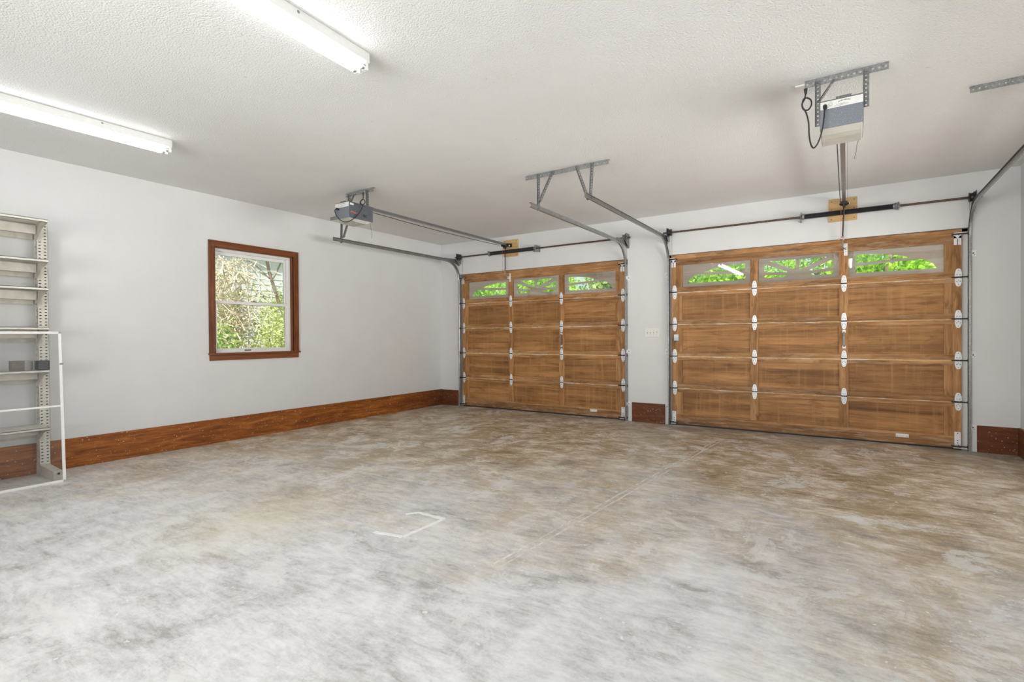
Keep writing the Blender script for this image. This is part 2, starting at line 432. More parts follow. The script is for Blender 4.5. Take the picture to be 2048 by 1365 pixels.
def room():
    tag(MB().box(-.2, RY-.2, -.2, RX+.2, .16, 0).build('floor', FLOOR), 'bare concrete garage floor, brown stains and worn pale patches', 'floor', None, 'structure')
    tag(MB().box(-.2, RY-.2, H, RX+.9, .2, H+.2).build('ceiling', CEIL), 'white ceiling with sprayed popcorn texture', 'ceiling', None, 'structure')  # eave added past the right wall, unseen, to block sun from the side opening
    y0, y1, z0, z1 = WIN
    m = MB()
    m.box(-.16, RY, 0, 0, y0, H); m.box(-.16, y1, 0, 0, .16, H); m.box(-.16, y0, 0, 0, y1, z0); m.box(-.16, y0, z1, 0, y1, H)
    tag(m.build('wall_left', WALL), 'long pale painted wall with the window', 'wall', None, 'structure')
    m = MB()
    a0, a1 = D1-.035, D1+DW+.055; b0, b1 = D2-.035, D2+DW+.055
    m.box(0, 0, 0, a0, .16, H); m.box(a1, 0, 0, b0, .16, H); m.box(b1, 0, 0, RX, .16, H)
    m.box(a0, 0, DT, a1, .16, H); m.box(b0, 0, DT, b1, .16, H)
    tag(m.build('wall_back', WALL), 'pale painted wall holding both garage doors', 'wall', None, 'structure')
    # unseen openings added in the right and rear walls to admit the fill
    m = MB()
    m.box(RX, RY, 0, RX+.16, -4.3, H); m.box(RX, -.9, 0, RX+.16, .16, H); m.box(RX, -4.3, 0, RX+.16, -.9, .9); m.box(RX, -4.3, 2.32, RX+.16, -.9, H)
    tag(m.build('wall_right', WALL), 'pale painted wall at the right edge', 'wall', None, 'structure')
    m = MB()
    m.box(0, RY-.16, 0, 2.75, RY, H); m.box(6.45, RY-.16, 0, RX, RY, H); m.box(2.75, RY-.16, 0, 6.45, RY, .9); m.box(2.75, RY-.16, 2.5, 6.45, RY, H)
    tag(m.build('wall_front', WALL), 'pale painted wall behind the camera', 'wall', None, 'structure')
    # jamb boards behind the door edges
    for i, (p, q) in enumerate(((a0, a1), (b0, b1))):
        m = MB()
        m.box(p, .082, 0, p+.06, .155, DT); m.box(q-.075, .082, 0, q, .155, DT); m.box(p, .082, DT-.03, q, .155, DT)
        tag(m.build('trim_%d' % (i+1), WHITEP), ('white stop boards around the left garage door opening', 'white stop boards around the right garage door opening')[i], 'trim', None, 'structure')
    # baseboards
    hb, t = .292, .022
    m = MB(); m.box(0, RY, 0, t, -t, hb)
    o = m.build('baseboard_left', BASE, bevel=.004); tag(o, 'tall stained wood baseboard along the window wall', 'baseboard', None, 'structure')
    for (p, q, lab) in ((0, a0-.03, 'short dark wood baseboard in the far corner beside the left door'),
                        (3.765, 4.262, 'dark wood baseboard block between the two garage doors'),
                        (7.635, RX, 'dark wood baseboard right of the right garage door')):
        o = MB().box(p, -t, 0, q, 0, hb-.005).build('baseboard_back', BASE, bevel=.004); tag(o, lab, 'baseboard', None, 'structure')
    o = MB().box(RX-t, RY, 0, RX, -t, hb).build('baseboard_right', BASE, bevel=.004); tag(o, 'stained wood baseboard on the right wall', 'baseboard', None, 'structure')
room()

# marks lying in the floor surface: white outline of a removed post base, and a filled control joint
def floor_marks():
    m = MB(); z = .0012
    def stroke(pts, wd):
        for i in range(len(pts)-1):
            a = Vector(pts[i]+(0,)); b = Vector(pts[i+1]+(0,)); d = (b-a).normalized(); n = Vector((-d.y, d.x, 0))
            k = 5
            for j in range(k):
                p = a+(b-a)*j/k; q = a+(b-a)*(j+1)/k
                w1 = wd*(.7+.5*random.random()); w2 = wd*(.7+.5*random.random())
                m.prism([p+n*w1, p-n*w1, q-n*w2, q+n*w2], (0, 0, z+.0003*(i*5+j)/5))
    stroke([(3.80, -4.735), (3.857, -4.655), (4.10, -4.66), (4.088, -5.045), (3.87, -5.085)], .017)
    pm = NT('worn_white_paint'); nz = pm.noise(pm.co(), 26, 6, .7)
    pm.base(pm.ramp(nz, [(.3, (.80, .80, .79)), (.5, (.95, .95, .95))])); pm.set(.6)
    o = m.build('painted_outline', pm.mat)
    tag(o, 'worn white painted square outline on the concrete floor, one side open', 'floor mark')
    m = MB()
    x0, x1 = 4.83, 5.16
    random.seed(3)
    pts = []
    for i in range(31):
        t = i/30; y = -5.05+t*4.25; x = 4.83+(y+5.05)/4.28*.33
        pts.append((x+random.uniform(-.003, .003), y))
    for i in range(30):
        a, b = pts[i], pts[i+1]
        for off in (-.026, .026):
            w_ = random.uniform(.002, .009)
            m.prism([(a[0]+off-w_, a[1], 0), (a[0]+off+w_, a[1], 0), (b[0]+off+w_, b[1], 0), (b[0]+off-w_, b[1], 0)], (0, 0, .0008))
    jm = NT('joint_filler'); nz = jm.noise(jm.co(), 14, 6, .7)
    jm.base(jm.ramp(nz, [(.35, (.62, .56, .47)), (.6, (.86, .83, .78))])); jm.set(.6)
    tag(m.build('filled_joint', jm.mat), 'pale filled joint line running across the floor to the right door', 'floor joint')
floor_marks()

# ------------------------------------------------------------------ window in the left wall
def window():
    y0, y1, z0, z1 = WIN
    root = empty('window_1', (0, 0, 0), 'double hung white window with stained wood casing', 'window', None, 'structure')
    c = .066
    m = MB()
    # casing: stepped profile, side boards and head
    for a, b in ((y0-c, y0+.004), (y1-.004, y1+c)):
        m.box(0, a, z0-.004, .018, b, z1+c)
    m.box(.0, y0-c-.004, z0, .026, y0-c+.018, z1+c+.004); m.box(.0, y1+c-.018, z0, .026, y1+c+.004, z1+c+.004)
    m.box(0, y0-.006, z0, .024, y0+.004, z1+.004); m.box(0, y1-.004, z0, .024, y1+.006, z1+.004)
    m.build('casing_side', W_CASE, root, bevel=.003)
    m = MB(); m.box(0, y0-c-.003, z1-.002, .0185, y1+c+.003, z1+c+.003); m.box(0, y0-c-.004, z1+c-.014, .0265, y1+c+.004, z1+c+.005)
    m.build('casing_head', W_CASEH, root, bevel=.003)
    m = MB(); m.box(-.05, y0-c-.012, z0-.012, .052, y1+c+.012, z0+.010); m.build('stool', W_CASEH, root, bevel=.004)
    m = MB(); m.box(0, y0-c, z0-.082, .02, y1+c, z0-.012); m.build('apron', W_CASEH, root, bevel=.003)
    # wood jamb liner
    m = MB(); m.box(-.055, y0-.002, z0, 0, y0+.012, z1); m.box(-.055, y1-.012, z0, 0, y1+.002, z1); m.box(-.055, y0, z1-.012, 0, y1, z1+.002)
    m.build('jamb_liner', W_CASE, root)
    # vinyl frame
    f = .045
    m = MB(); m.box(-.14, y0, z0+.02, -.055, y0+f, z1-f); m.box(-.14, y1-f, z0+.02, -.055, y1, z1-f); m.box(-.14, y0, z1-f, -.055, y1, z1); m.box(-.14, y0, z0-.002, -.055, y1, z0+.02)
    m.box(-.090, y1-f-.012, 1.756, -.064, y1-f, z1-f)
    m.build('frame', WHITEP, root, bevel=.002)
    ya, yb = y0+.02, y1-f+.002
    def sash(name, x0, za, zb, top, bot, side):
        s = MB()
        s.box(x0, ya, za, x0+.032, ya+side, zb); s.box(x0, yb-side, za, x0+.032, yb, zb)
        s.box(x0, ya+side, zb-top, x0+.032, yb-side, zb); s.box(x0, ya+side, za, x0+.032, yb-side, za+bot)
        o = s.build(name, WHITEP, root, bevel=.003)
        MB().box(x0+.014, ya+side, za+bot, x0+.018, yb-side, zb-top).build('glass_pane', GLASS, o)
        return o
    up = sash('upper_sash', -.128, 1.715, z1-.04, .045, .036, .035)
    lo = sash('lower_sash', -.092, z0+.015, 1.752, .036, .048, .04)
    MB().box(-.062, -3.77, z0+.028, -.050, -3.69, z0+.045).build('sash_lift', BRONZE, lo)
    m = MB(); m.box(-.085, -3.66, 1.752, -.063, -3.60, 1.762); m.cyl((-.074, -3.63, 1.76), (-.074, -3.63, 1.772), .009); m.build('sash_lock', BRONZE, lo)
window()

# ------------------------------------------------------------------ garage doors
JZ = [0.018, .531, .988, 1.445, 1.902, 2.437]      # section joints
XS = [0, .155, 1.04, 1.14, 2.035, 2.13, 3.02, DW]   # stile / panel limits

def lite_board(p, q, z0, z1, holes, parent, y0, th, name):
    cu = bpy.data.curves.new(name, 'CURVE'); cu.dimensions = '2D'; cu.fill_mode = 'BOTH'; cu.extrude = th/2
    for poly in [[(p, z0), (q, z0), (q, z1), (p, z1)]] + holes:
        sp = cu.splines.new('POLY'); sp.points.add(len(poly)-1); sp.use_cyclic_u = True
        for i, (a, b) in enumerate(poly): sp.points[i].co = (a, b, 0, 1)
    t = bpy.data.objects.new('tmp', cu); COL.objects.link(t)
    me = bpy.data.meshes.new_from_object(t.evaluated_get(bpy.context.evaluated_depsgraph_get())); bpy.data.objects.remove(t)
    me.name = name
    me.transform(Matrix.Translation((0, y0+th/2, 0)) @ Matrix.Rotation(PI/2, 4, 'X'))
    me.materials.clear(); me.materials.append(W_LITE)
    o = bpy.data.objects.new(name, me); COL.objects.link(o); o.parent = parent
    return o

def fan_holes():
    c = 1.59
    left = [[(.218, 2.022), (.976, 2.022), (.976, 2.104), (.60, 2.130), (.352, 2.140), (.30, 2.118), (.252, 2.078)],
            [(.452, 2.166), (.976, 2.139), (.976, 2.244), (.80, 2.238), (.66, 2.222), (.56, 2.202)]]
    mid = [[(1.207, 2.212), (1.207, 2.106), (1.476, 2.088), (1.458, 2.105)],
           [(1.27, 2.247), (1.57, 2.247), (1.57, 2.118), (1.552, 2.116)],
           [(1.207, 2.072), (1.207, 2.030), (1.44, 2.030), (1.462, 2.052)]]
    mir = lambda ps: [[(2*c-a, b) for a, b in poly] for poly in ps]
    return left, mid+mir(mid), mir(left)

def hinge_outline(w, h, n=7):
    pts = []
    for s in (1, -1):
        pass
    pr = [(.42, 1.0), (.72, .86), (1.0, .5), (1.0, .06)]
    up = [(-a*w, b*h) for a, b in pr][::-1]
    return pr

def build_door(ox):
    root = empty('door_1', (ox, 0, 0))
    Y0, Y1 = .03, .075
    e = .0035
    holes = fan_holes()
    for s in range(5):
        z0, z1 = JZ[s]+e*.5, JZ[s+1]-e*.5
        rb = .058 if s else .128; rt = .056 if s < 4 else .148
        if s == 4: rb = .066
        pz0, pz1 = z0+rb, z1-rt
        m = MB()
        m.m = 0; m.box(0, Y0, z0, XS[7], Y1, pz0); m.box(0, Y0, pz1, XS[7], Y1, z1)        # rails
        m.m = 1
        m.box(0, Y0+.0015, pz0, .098, Y1, pz1); m.box(.098, Y0+.007, pz0, XS[1], Y1, pz1)
        m.box(XS[6], Y0+.007, pz0, 3.09, Y1, pz1); m.box(3.09, Y0+.0015, pz0, XS[7], Y1, pz1)
        for a, b in ((XS[2], XS[3]), (XS[4], XS[5])): m.box(a, Y0+.001, pz0-.001, b, Y1, pz1+.001)
        if s < 4:   # pale lip of the joint
            m.m = 2; m.box(.07, Y0-.003, z1-.012, XS[7]-.07, Y0+.004, z1+.0012)
        if s == 0:
            m.m = 3; m.box(.0, Y0-.002, z0, XS[7], Y0+.002, z0+.10)
        sec = m.build('door_section', [W_RAIL, W_STILE, W_PALE, W_BOTTOM], root)
        for k, (a, b) in enumerate(((XS[1], XS[2]), (XS[3], XS[4]), (XS[5], XS[6]))):
            if s < 4:
                m = MB(); m.box(a-.008, Y0+.018, pz0-.008, b+.008, Y1-.012, pz1+.008)
                m.build('panel', W_PANEL, sec)
            else:
                lite_board(a-.006, b+.006, pz0-.006, pz1+.006, holes[k], sec, Y0+.026, .010, 'window_insert')
                MB().box(a, Y0+.013, pz0, b, Y0+.017, pz1).build('glass_pane', LITEGLASS, sec)
        if s == 4:
            MB().box(1.14+.003, Y0+.004, z0+.068, 1.145, Y0+.01, z0+.07)
    MB().box(0, .035, 0.0, DW, .07, .018).build('bottom_seal', RUBBER, root)
    # hinges
    pr = [(.30, 1.0), (.62, .9), (.92, .55), (1.0, .08)]
    def hinge(w, edge):
        h = .098
        m = MB()
        for sg in (1, -1):
            top = [(a*w, sg*(b*h)) for a, b in pr]
            poly = [(-a, b) for a, b in top[::-1]] + top
            m.prism([(a, Y0-.0015, b) for a, b in poly], (0, -.0035, 0))
            m.cyl((-w*.55, Y0-.006, sg*.004), (w*.55, Y0-.006, sg*.004), .006, 8)
            m.prism([(a*.45, Y0-.005, b*.8) for a, b in poly], (0, -.006, 0))
        return m
    def mk_hinge(edge, x, z, sgn=0):
        w = .031 if edge else .029
        s = hinge(w, edge); s.m = 1
        for a, b in ((0, .078), (0, -.078), (.012, .03), (-.012, .03), (0, -.03), (.014, -.045), (-.014, -.045)):
            s.cyl((a, Y0-.011, b), (a, Y0-.0145, b), .0042, 6)
        o = s.build('hinge', [ZINC, SCREW], root, loc=(x, 0, z))
        k = MB(); k.cyl((-w*1.05, Y0-.014, 0), (w*1.05, Y0-.014, 0), .0062, 8); k.build('pin', STEELD, o)
        return o
    proto = {}
    def put(edge, x, z):
        if edge not in proto: proto[edge] = mk_hinge(edge, x, z); return proto[edge]
        c = copy_tree(proto[edge], root); c.location = (x, 0, z); return c
    for j in range(1, 5):
        for x, ed in ((.047, 1), (1.093, 0), (2.085, 0), (3.14, 1)):
            put(ed, x, JZ[j])
    # rollers at joints, bottom and top
    zs = [.045]+JZ[1:5]+[2.372]
    for z in zs:
        for sg, xe in ((-1, 0), (1, DW)):
            xr = -.016 if sg < 0 else DW+.048
            m = MB(); xin = .085 if sg < 0 else DW-.085
            m.cyl((xin, -.028, z), (xr, -.028, z), .0065, 8)
            m.cyl((xr-.008, -.028, z), (xr+.008, -.028, z), .019, 14)
            m.box(xin-.004, -.036, z-.006, xin+.004, Y0, z+.006); xo = .028 if sg < 0 else DW-.028
            m.box(xo-.003, -.036, z-.006, xo+.003, Y0, z+.006)
            m.build('roller', STEELD, root)
    # bottom brackets, top roller brackets
    for sg, x0 in ((-1, .008), (1, DW-.062)):
        m = MB(); m.box(x0, Y0-.004, .035, x0+.054, Y0, .196); m.box(x0-.012 if sg > 0 else x0, Y0-.05, .02, x0+.06, Y0, .026); m.box(x0, Y0-.05, .06, x0+.05, Y0, .064)
        m.m = 1
        for z in (.075, .10, .18): m.cyl((x0+.027, Y0-.004, z), (x0+.027, Y0-.009, z), .006, 6)
        m.build('bottom_bracket', [ZINC, SCREW], root)
        m = MB(); xt = x0-.006
        m.box(xt, Y0-.004, 2.262, xt+.027, Y0, 2.36); m.box(xt+.036, Y0-.004, 2.262, xt+.062, Y0, 2.36)
        m.box(xt, Y0-.004, 2.335, xt+.062, Y0, 2.385); m.box(xt-.008, -.045, 2.380, xt+.07, Y0, 2.386)
        m.prism([(xt+.004, Y0-.004, 2.37), (xt+.058, Y0-.004, 2.37), (xt+.031, Y0-.004, 2.325)], (0, -.012, 0))
        m.build('top_roller_bracket', ZINC, root)
    # pull/lock on right mullion, lift handle on the bottom rail, opener bracket at top
    m = MB(); x = 2.085
    m.box(x-.017, Y0-.006, 1.302, x+.017, Y0+.001, 1.338); m.box(x-.017, Y0-.006, 1.112, x+.017, Y0+.001, 1.145)
    m.m = 1; m.box(x-.008, Y0-.024, 1.13, x+.008, Y0-.016, 1.315); m.box(x-.006, Y0-.024, 1.30, x+.006, Y0-.004, 1.315); m.box(x-.006, Y0-.024, 1.13, x+.006, Y0-.004, 1.145)
    m.build('pull_handle', [ZINC, GALVD], root)
    m = MB(); m.box(2.588, Y0-.004, .088, 2.708, Y0-.001, .126); m.box(2.588, Y0-.02, .110, 2.708, Y0-.004, .113); m.box(2.61, Y0-.022, .108, 2.68, Y0-.018, .12)
    m.m = 1
    for xx in (2.60, 2.695): m.cyl((xx, Y0-.004, .098), (xx, Y0-.008, .098), .004, 6)
    m.build('lift_handle', [ZINC, SCREW], root)
    return root

d2 = build_door(D2)
d2.name = 'door_2'
d1 = copy_tree(d2); d1.name = 'door_1'; d1.location = (D1, 0, .0)
tag(d1, 'left wooden garage door, five panelled sections, arched windows on top', 'garage door', None, 'structure')
tag(d2, 'right wooden garage door, larger in view, with a small white sticker', 'garage door', None, 'structure')
for root, x, lab in ((d2, 2.085, 0), (d1, 1.06, 1)):
    m = MB(); Y0 = .03
    m.box(x, Y0-.004, 2.24, x+.036, Y0-.001, 2.385)
    m.box(x-.002, -.03, 2.29, x+.003, Y0-.004, 2.33)
    m.m = 1
    for z in (2.255, 2.285, 2.34, 2.37): m.cyl((x+.02, Y0-.004, z), (x+.02, Y0-.008, z), .005, 6)
    m.build('opener_bracket', [ZINC, SCREW], root)
m = MB(); m.box(.036, .0275, 1.21, .10, .0296, 1.252); m.m = 1; m.box(.036, .0275, 1.252, .10, .0296, 1.298)
st = m.build('sticker', [BLUEP, LABELW], d2)
st['label'] = 'small sticker, white above, pale blue below'

# ------------------------------------------------------------------ tracks
def track_path(ysh=0, yend=-2.79):
    r = .37; zc = 2.665; pts = [(-.03, 0.0), (-.03, 1.0), (-.03, zc-r)]
    for i in range(1, 13):
        t = i/12*PI/2; pts.append((-.03-r+r*math.cos(t), zc-r+r*math.sin(t)))
    pts.append((yend, zc)); return pts
def make_track(name, x, side, label, yend=-2.79, clips=True):
    """side = -1: web on the left, opening to the right"""
    root = empty(name, (x, 0, 0), label, 'door track', 'garage door tracks')
    pts = [Vector((0, a, b)) for a, b in track_path(0, yend)]
    prof = [(-.012, -.024), (-.012, .024)]   # web
    w, h, t = .026, .025, .0022
    outer = [(w/2, h*.78), (w/2-.004, h), (-w*.30, h), (-w/2, h*.6), (-w/2, -h*.6), (-w*.30, -h), (w/2-.004, -h), (w/2, -h*.78)]
    inner = [(w/2-t, h*.78), (w/2-.005, h-t), (-w*.30+t*.5, h-t), (-w/2+t, h*.58), (-w/2+t, -h*.58), (-w*.30+t*.5, -h+t), (w/2-.005, -h+t), (w/2-t, -h*.78)]
    poly = outer+inner[::-1]
    if side > 0: poly = [(-a, b) for a, b in poly]
    def sweep(seg, mat, nm):
        n = len(poly); vs = []; fs = []
        for i, p in enumerate(seg):
            d = (seg[min(i+1, len(seg)-1)]-seg[max(i-1, 0)]).normalized(); nr = Vector((0, d.z, -d.y))
            vs += [p+Vector((a, 0, 0))+nr*b for a, b in poly]
        for k in range(len(seg)-1):
            for i in range(n):
                j = (i+1) % n; fs.append((k*n+i, k*n+j, (k+1)*n+j, (k+1)*n+i))
        m = MB(); m.add(vs, fs)
        for i in range(7):      # close the thin end faces
            m.add([vs[i], vs[i+1], vs[14-i], vs[15-i]], [(0, 1, 2, 3)])
            b = (len(seg)-1)*n; m.add([vs[b+i], vs[b+i+1], vs[b+14-i], vs[b+15-i]], [(0, 1, 2, 3)])
        return m.build(nm, mat, root)
    sweep(pts[:3], TRACKM, 'vertical_track'); sweep(pts[2:], TRACKM, 'horizontal_track')
    # jamb clips
    for z in (.26, 1.05, 2.155):
        m = MB(); s = side
        xa, xb = s*.014, s*.058
        m.box(xa, -.004, z-.034, xb, -.0005, z+.034); m.box(s*.012, -.055, z-.022, s*.0155, -.0005, z+.022)
        m.m = 1; m.cyl((s*.034, -.004, z), (s*.034, -.010, z), .007, 6); m.cyl((s*.045, -.004, z-.018), (s*.045, -.008, z-.018), .004, 6)
        m.build('wall_clip', [ZINC, SCREW], root)
    # flag bracket joining track bend, wall and end bearing plate
    m = MB(); s = side; xf = s*.016
    m.prism([(xf, -.0005, 2.60), (xf, -.0005, 2.70), (xf, -.10, 2.715), (xf, -.44, 2.70), (xf, -.44, 2.668), (xf, -.16, 2.640), (xf, -.04, 2.60)], (s*.0025, 0, 0))
    m.prism([(xf, -.0005, 2.60), (xf+s*.03, -.0005, 2.60), (xf+s*.03, -.0005, 2.70), (xf, -.0005, 2.70)], (0, -.003, 0))
    m.build('flag_bracket', GALVD, root)
    return root
make_track('track', D1-.008, -1, 'steel door track nearest the far corner, ending below the left ceiling angle')
make_track('track', D1+DW+.04, 1, 'steel door track on the right side of the left garage door')
make_track('track', D2-.022, -1, 'steel door track on the left side of the right garage door')
make_track('track', D2+DW+.055, 1, 'steel door track rising out of frame at the right edge')

# ------------------------------------------------------------------ torsion shafts
def shaft(name, x0, x1, dl, dr, s0, s1, label, conel):
    z, y = 2.742, -.10
    root = empty(name, ((x0+x1)/2, y, z), label, 'torsion spring shaft', None)
    cx = (x0+x1)/2
    m = MB(); m.cyl((x0-cx, 0, 0), (x1-cx, 0, 0), .0125, 12); m.build('shaft', SHAFT, root, smooth=True)
    # spring: dense coils
    L = s1-s0; n = int(L/.0085); prof = []
    for i in range(n):
        a = i*L/n; prof += [(a, .0285), (a+L/n*.45, .0315), (a+L/n*.9, .0285)]
    m = MB(); m.lathe((s0-cx, 0, 0), (1, 0, 0), [(0, .02)]+prof+[(L, .02)], 20); m.build('spring', BLACK, root)
    for xx, cone in ((s0-cx, conel), (s1-cx, not conel)):
        if cone:
            sg = 1 if xx > 0 else -1
            sg = -1 if xx == s0-cx else 1
            m = MB(); m.lathe((xx-sg*.02, 0, 0), (sg, 0, 0), [(0, .034), (.02, .036), (.026, .042), (.036, .042), (.04, .030), (.062, .028), (.066, .018)], 18)
            for k in range(4):
                t = k*PI/2+.4; m.cyl((xx+sg*.03, 0, 0), (xx+sg*.03, math.cos(t)*.046, math.sin(t)*.046), .007, 8)
            m.build('winding_cone', GALVD, root, smooth=True)
        else:
            sg = -1 if xx == s0-cx else 1
            m = MB(); m.lathe((xx-sg*.012, 0, 0), (sg, 0, 0), [(0, .034), (.02, .038), (.03, .026)], 16)
            xp = xx+sg*.022
            m.box(xp-.0025, -.045, -.05, xp+.0025, .0995, .055); m.box(xp-.022 if sg < 0 else xp, .0955, -.05, xp if sg < 0 else xp+.022, .0995, .055)
            m.box(xp-.03, -.045, -.062, xp+.006, -.02, -.05)
            m.build('anchor_bracket', GALV, root)
    for xx, sg in ((dl-cx, -1), (dr-cx, 1)):
        m = MB(); m.lathe((xx-sg*.045, 0, 0), (sg, 0, 0), [(0, .022), (.002, .046), (.006, .052), (.012, .044), (.035, .046), (.040, .060), (.047, .060), (.048, .02)], 22)
        m.build('cable_drum', BLACK if sg < 0 or x0 > 4 else GALVD, root, smooth=True)
        m = MB(); xp = xx+sg*.012
        m.prism([(xp, -.05, .065), (xp, .0990, .065), (xp, .0990, -.115), (xp, .02, -.115), (xp, -.05, -.05)], (sg*.003, 0, 0))
        m.lathe((xp, 0, 0), (sg, 0, 0), [(0, .026), (.012, .026), (.014, .016)], 14)
        m.build('bearing_plate', GALVD, root)
        # lift cable down to the bottom bracket
        m = MB(); xc = xx-sg*.025
        m.cyl((xc, .085, 0), (xc+sg*.012, .093, 0.06-2.742+.0), .0016, 6); m.build('lift_cable', GALV, root)
    return root
shaft('torsion_shaft', .43, 3.78, .505, 3.715, 1.222, 2.141, 'dark spring shaft above the left garage door', True)
shaft('torsion_shaft', 4.27, 7.66, 4.345, 7.595, 6.008, 6.918, 'dark spring shaft above the right garage door', False)

def plate(x0, x1, z0, z1, label):
    s = MB().box(x0, -.016, z0, x1, 0, z1); s.m = 1
    for x in (x0+.03, (x0+x1)/2, x1-.03):
        for z in (z0+.03, (z0+z1)/2+.01, z1-.03):
            if abs(x-(x0+x1)/2) < .01 and z > z0+.05: continue
            s.cyl((x, -.016, z), (x, -.020, z), .006, 6)
    tag(s.build('plywood_plate', [PLY, SCREW]), label, 'mounting board', None)
plate(1.453, 1.752, 2.668, 2.958, 'small plywood board on the wall behind the left opener rail')
plate(6.272, 6.563, 2.654, 2.93, 'small plywood board on the wall behind the right opener rail')

# ------------------------------------------------------------------ perforated steel hangers under the ceiling
def angle_bar(m, x0, x1, y, z, fw=.038, down=.045, r=.0062):
    m.perf((x0, y, z-.0025), (x1, y, z-.0025), (0, 1, 0), fw, .0022, .034, r*.9)
    m.perf((x0, y, z-.003), (x1, y, z-.003), (0, 0, -1), down, .0022, .034, r)
def angle_leg(m, a, b, wv, width=.03):
    """perforated angle strut between a and b; wv = width direction of the face seen"""
    a = Vector(a); b = Vector(b); wv = Vector(wv).normalized(); d = (b-a).normalized(); n = d.cross(wv).normalized()
    m.perf(a-wv*width/2, b-wv*width/2, wv, width, .0022, .028, .0056)
    p = a-wv*width/2; q = b-wv*width/2
    m.prism([p, q, q+n*.018, p+n*.018], wv*.002)
def hanger(label, xa, xb, legs, y=-2.63):
    root = empty('track_hanger', ((xa+xb)/2, y, H), label, 'track hanger', 'perforated hangers')
    cx = (xa+xb)/2
    m = MB(); angle_bar(m, xa-cx, xb-cx, 0, 0); m.build('ceiling_angle', GALV, root)
    for (x0, z0, x1, z1) in legs:
        m = MB(); angle_leg(m, (x0-cx, -.006, z0-H), (x1-cx, -.006, z1-H), (1, 0, 0))
        m.cyl((x0-cx, -.012, z0-H-.02), (x0-cx, .004, z0-H-.02), .007, 6); m.cyl((x1-cx, -.014, z1-H+.02), (x1-cx, .012, z1-H+.02), .007, 6)
        m.build('strut', GALVD, root)
    return root
hanger('perforated steel hanger behind the left opener, holding the far corner track', .19, .80, [(.47, 3.02, .452, 2.63), (.66, 3.02, .50, 2.70)], -2.63)
hanger('long perforated steel hanger on the ceiling holding both middle tracks', 3.531, 4.498,
       [(3.705, 3.02, 3.70, 2.63), (3.88, 3.02, 3.715, 2.72), (4.152, 3.02, 4.285, 2.655), (4.327, 3.02, 4.305, 2.66)], -2.63)
hanger('perforated steel hanger at the right edge of the picture', 7.19, 7.93, [(7.60, 3.02, 7.60, 2.63), (7.80, 3.02, 7.62, 2.72)], -2.56)

